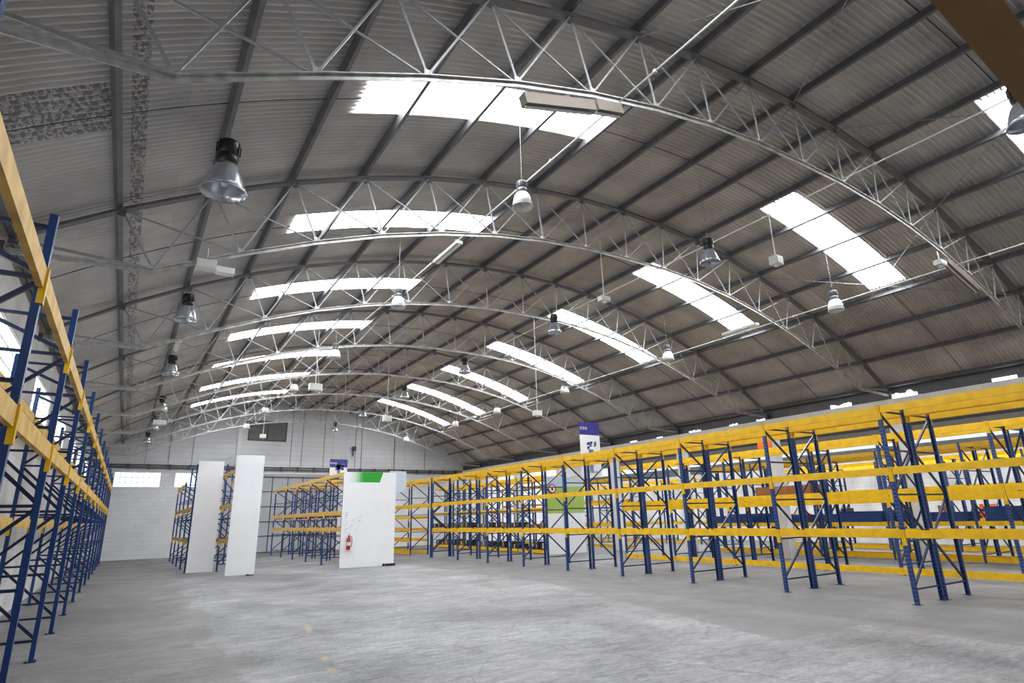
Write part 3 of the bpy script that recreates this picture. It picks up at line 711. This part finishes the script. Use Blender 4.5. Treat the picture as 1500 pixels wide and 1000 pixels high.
b1 = banner(19.7*k_, 21.05*k_, 20.9, 1.82+(3.75-1.82)*k_, 1.82+(6.62-1.82)*k_, 'purple-topped white banner with a bluish picture, hanging above the right-hand racks', top=.24)
mb = MB(); strokes(mb, .35, .16, .55, .1, 5, -.004); mb.build('lower_lettering', M['navy'], b1)
banner(7.7, 8.52, 28.05, 3.89, 4.63, 'purple-topped banner hanging over the middle racks, left of the green print', top=.5)
banner(11.9, 12.9, 31.5, 3.3, 4.42, 'pale banner half hidden behind the right edge of the green-topped board', top=.0, pic=False)

# daylight through ragged gaps between the eaves beam and the roof edge on the right
gm = emis('daylight_gap', (250,252,255), 3.5); rr_ = random.Random(2)
for i, (y, hw, z0, z1) in enumerate(((6.95,.32,5.5,5.62),(9.85,.42,5.5,5.74),(12.1,.4,5.5,5.68),(15.6,.2,5.5,5.6),(17.0,.22,5.5,5.6),(19.2,.35,5.5,5.62),(21.5,.2,5.5,5.58),(23.4,.25,5.5,5.6))):
    n_ = 9; top = [(y-hw+2*hw*k/n_, z1 - (rr_.uniform(0,.5)*(z1-z0) if i else .0)) for k in range(n_+1)]
    pts = [(y-hw, z0+.004), *top, (y+hw, z0+.004)]; N = len(pts); mb = MB()
    mb.add([(WR+.03, p, q) for p, q in pts] + [(WR+.049, p, q) for p, q in pts], [tuple(range(N)), tuple(range(2*N-1, N-1, -1))] + [(k, k+N, (k+1)%N+N, (k+1)%N) for k in range(N)])
    struct(mb, 'window_%d' % (30+i), gm)

# ------------------------------------------------------------------ lamps
def lamp_meshes(kind):
    s_ = {'black': 1.0, 'white': .9}[kind]
    hb = MB(); hb.lathe([(0,.62),(.11,.62),(.115,.60),(.115,.47),(.1,.465),(.1,.45),(.115,.445),(.115,.38),(.09,.36),(.075,.34)], 20)
    for k in range(10): a = 2*pi*k/10; hb.bar((.11*cos(a), .11*sin(a), .48), (.11*cos(a), .11*sin(a), .6), .012, .03, up=(cos(a), sin(a), 0))
    rf = MB()
    out = [(.075,.36),(.1,.34),(.14,.27),(.175,.18),(.205,.08),(.23,.0)]; inn = [(.226,.0),(.2,.08),(.17,.18),(.134,.26),(.09,.33),(.0,.335)]
    rf.lathe(out + inn, 40 if kind == 'black' else 28, ribs=1 if kind == 'black' else 0, ramp=.03)
    if kind == 'white':
        rf = MB(); rf.lathe([(.08,.34),(.13,.33),(.17,.28),(.2,.16),(.23,.0),(.226,.0),(.195,.15),(.165,.27),(.1,.32),(0,.325)], 28)
    rng = MB().lathe([(.235,.0),(.238,.012),(.228,.02),(.226,.0)], 28)
    bulb = MB().lathe([(0,.08),(.03,.09),(.045,.14),(.035,.22),(.02,.3),(0,.3)], 12)
    return hb.mesh('housing', M['black'] if kind == 'black' else M['purlin']), rf.mesh('reflector', M['alref'] if kind == 'black' else M['refl']), rng.mesh('rim', M['steel']), bulb.mesh('bulb', M['refl'])
LM = {k: lamp_meshes(k) for k in ('black','white')}
rows = {
 'A': ('black', [(.55,8.2),(.55,14.45),(.58,20.3),(.64,27.2),(.55,32.6),(.45,38.4)], 6.22, 'left', None),
 'B': ('white', [(5.30,7.85),(5.30,13.8),(5.30,19.5),(5.30,25.5),(5.26,31.5),(5.28,37.3)], 7.15, 'centre-left', 7.7),
 'C': ('black', [(11.03,2.28),(10.9,8.3),(10.87,14.5),(10.83,20.6),(10.6,26.4),(10.55,32.4),(10.8,38.7)], 7.45, 'centre-right', 8.2),
 'D': ('white', [(15.88,8.2),(15.75,14.3),(15.86,20.6),(15.86,26.5),(15.88,31.4),(15.85,38.9)], 7.08, 'right', 7.4)}
for rn_, (kind, ps, z, nm, ct) in rows.items():
    for i, (x, y) in enumerate(ps):
        t = thing('pendant_lamp', (x, y, z), '%s high-bay pendant lamp, %s from the camera in the %s row' % ('black-housed ribbed' if kind == 'black' else 'white bell-shaped', nth(i), nm), 'lamp', 'high-bay lamps')
        hm, rm, gm, bm_ = LM[kind]
        if kind == 'white':
            sc = .82 if rn_ == 'B' else .92
        else: sc = 1.28 if (rn_ == 'A' and i == 0) else (1.15 if (rn_ == 'C' and i == 0) else 1.0)
        o = link('housing', hm, t); o2 = link('reflector', rm, t); link('rim', gm, o2); link('bulb', bm_, o2)
        zt = ZC + sqrt(RR**2 - (x-XC)**2) - z - .05; c_ = 3.6 if False else zt
        MB().tube([(0,0,.62*sc),(0,0,c_/1.0)], .004, 5).build('suspension_cable', M['steel'], t)
        for ch in (o, o2): ch.scale = (sc,)*3

# ------------------------------------------------------------------ conduits, battens and boxes under the roof
def conduit(x, z, y0, y1, label, rad=.015):
    mb = MB().tube([(x, y0, z), (x, y1, z)], rad, 8)
    y = y0 + 1.2
    while y < y1: mb.box(x-.024, y-.02, z-.024, x+.024, y+.02, z+.024); y += 2.475
    tag(mb.build('conduit', M['greybox']), label, 'conduit', 'wiring conduits under the trusses')
conduit(5.42, 7.72, -4, 39.9, 'thin white conduit running lengthwise over the centre-left lamp row')
conduit(11.4, 8.22, -4, 33, 'thin white conduit running lengthwise over the centre-right lamp row')
conduit(16.06, 7.36, -4, 34, 'thin white conduit running lengthwise over the right lamp row')
def batten(c, L_, axis, label, m_='greybox', lit=False, slope=0):
    t = thing('batten_light', c, label, 'strip light', 'strip lights under the trusses'); dx = Vector((cos(slope),0,-sin(slope))) if axis == 'X' else Vector((0,1,0))
    a, b = -dx*L_/2, dx*L_/2
    hh = .16 if m_ == 'brownfix' else .07; MB().bar(a, b, .14, hh).build('tray', M[m_], t)
    MB().tube([a*.94 + Vector((0,0,-hh/2-.02)), b*.94 + Vector((0,0,-hh/2-.02))], .018, 8).build('tube', M['tube'] if lit else M['refl'], t)
    MB().bar(a*.7, a*.7 + Vector((0,0,.14)), .015, .015, up=(1,0,0)).bar(b*.7, b*.7 + Vector((0,0,.14)), .015, .015, up=(1,0,0)).build('hanger', M['steel'], t); return t
def chz(x): return ZC + sqrt(20.08**2 - (x-XC)**2)
batten((4.26, TY(1), chz(4.26)-.16), 1.25, 'X', 'brown-grey strip light under the nearest truss chord, across the big skylight', 'brownfix', slope=-.29)
batten((5.14, TY(1), chz(5.14)-.14), .5, 'X', 'short strip light end next to the brown one under the nearest truss', 'brownfix', slope=-.24)
batten((16.25, TY(1), chz(16.25)-.16), 1.5, 'X', 'grey strip light under the right end of the nearest truss chord', 'brownfix', slope=.31)
batten((5.3, 10.9, 7.52), 1.2, 'Y', 'white strip light hanging along the centre-left conduit past the second truss')
batten((14.75, 10.5, 7.02), 1.2, 'Y', 'white strip light along the right conduit by the second right-hand skylight')
batten((.55, 17.0, 6.3), .9, 'Y', 'white strip light under the left roof slope beyond the second black lamp')
batten((15.6, 29.0, 7.2), 1.1, 'Y', 'white strip light beside the far right-hand lamps')
def unit(c, w, d, h, label, rod=0, two=False):
    t = thing('junction_box', c, label, 'box', 'small white boxes under the roof')
    MB().box(-w/2,-d/2,-h/2,w/2,d/2,h/2).box(-w/2+.02,-d/2-.01,-h/2+.02,w/2-.02,-d/2,h/2-.02).build('case', M['greybox'], t)
    if two: MB().box(w/2+.0, -d/2, -h/2-.02, w/2+.28, d/2, -h/2+.08).build('lamp_head', M['refl'], t)
    else: MB().lathe([(0,-h/2-.05),(.05,-h/2-.04),(.06,-h/2)], 12).build('lens', M['refl'], t)
    if rod: MB().tube([(0,0,h/2),(0,0,rod)], .014, 6).build('rod', M['greybox'], t)
    return t
rz = lambda x: ZC + sqrt(RR**2 - (x-XC)**2)
unit((.58, 10.28, 5.95), .3, .16, .16, 'pair of white boxes on the left bend of the second truss chord', rod=.3, two=True)
unit((13.2, 8.07, 7.93), .28, .22, .22, 'white box on a long rod, just before the biggest right-hand skylight', rod=rz(13.2)-7.93-.09)
unit((10.88, 12.06, 7.8), .32, .2, .14, 'white box hanging near the crown past the second truss', rod=rz(10.88)-7.8-.09)
unit((5.27, 21.77, 6.58), .45, .25, .25, 'greenish white box hanging low on a rod in the far centre-left', rod=rz(5.27)-6.58-.09)
unit((12.75, 18.34, 5.6), .3, .22, .2, 'white box on a long rod, low on the right by the fourth right skylight', rod=rz(12.75)-5.6-.09)
unit((9.98, 26.96, 6.5), .4, .25, .28, 'white box hanging in front of the far wall beside the far lamps', rod=rz(9.98)-6.5-.09)
unit((15.15, 5.3, 7.2), .3, .16, .12, 'small white box on the right conduit beside the nearest truss', rod=.3)
unit((6.0, 36.0, 6.6), .3, .2, .2, 'small white box in front of the dark louvred window', rod=rz(6.0)-6.6-.09)
unit((.7, 29.5, 6.1), .5, .3, .2, 'white box among the far lamps at the left slope', rod=rz(.7)-6.1-.09)
fl = thing('wall_floodlight', (13.4, Y_FAR-.12, 6.75), 'small dark floodlight fixed to the far wall above the green-topped board', 'lamp')
MB().box(-.12,-.25,0,.12,-.02,.3).build('case', M['black'], fl); MB().box(-.03,-.03,-.4,.03,.1,.2).build('arm', M['purlin'], fl)

# bracing rods between the trusses
def rods(m, j0, j1, nm):
    t = thing('bracing_rod', (0,0,0), 'thin crossing bracing rods %s' % nm, 'bracing rod', 'roof bracing rods')
    for a, b in ((j0, j1), (j1, j0)):
        p, q = arc(a, R-.02), arc(b, R-.02); MB().tube([(p[0], TY(m), p[1]), (q[0], TY(m+1), q[1])], .011, 5).build('rod', M['steel'], t)
rods(0, 9, 12, 'at the top right, before the nearest full truss'); rods(0, 5, 8, 'at the top centre, before the nearest full truss'); rods(1, 12, 15, 'beside the biggest right skylight')

# ------------------------------------------------------------------ world and view
w = bpy.data.worlds.new('world'); bpy.context.scene.world = w; w.use_nodes = True
nt = w.node_tree; bg = nt.nodes['Background']; sky = nt.nodes.new('ShaderNodeTexSky'); sky.sky_type = 'HOSEK_WILKIE'
nt.links.new(sky.outputs[0], bg.inputs[0]); bg.inputs[1].default_value = .6
sc = bpy.context.scene; sc.view_settings.view_transform = 'Standard'; sc.view_settings.look = 'None'
sc.view_settings.gamma = 1; sc.view_settings.use_curve_mapping = False; sc.view_settings.exposure = 0.0
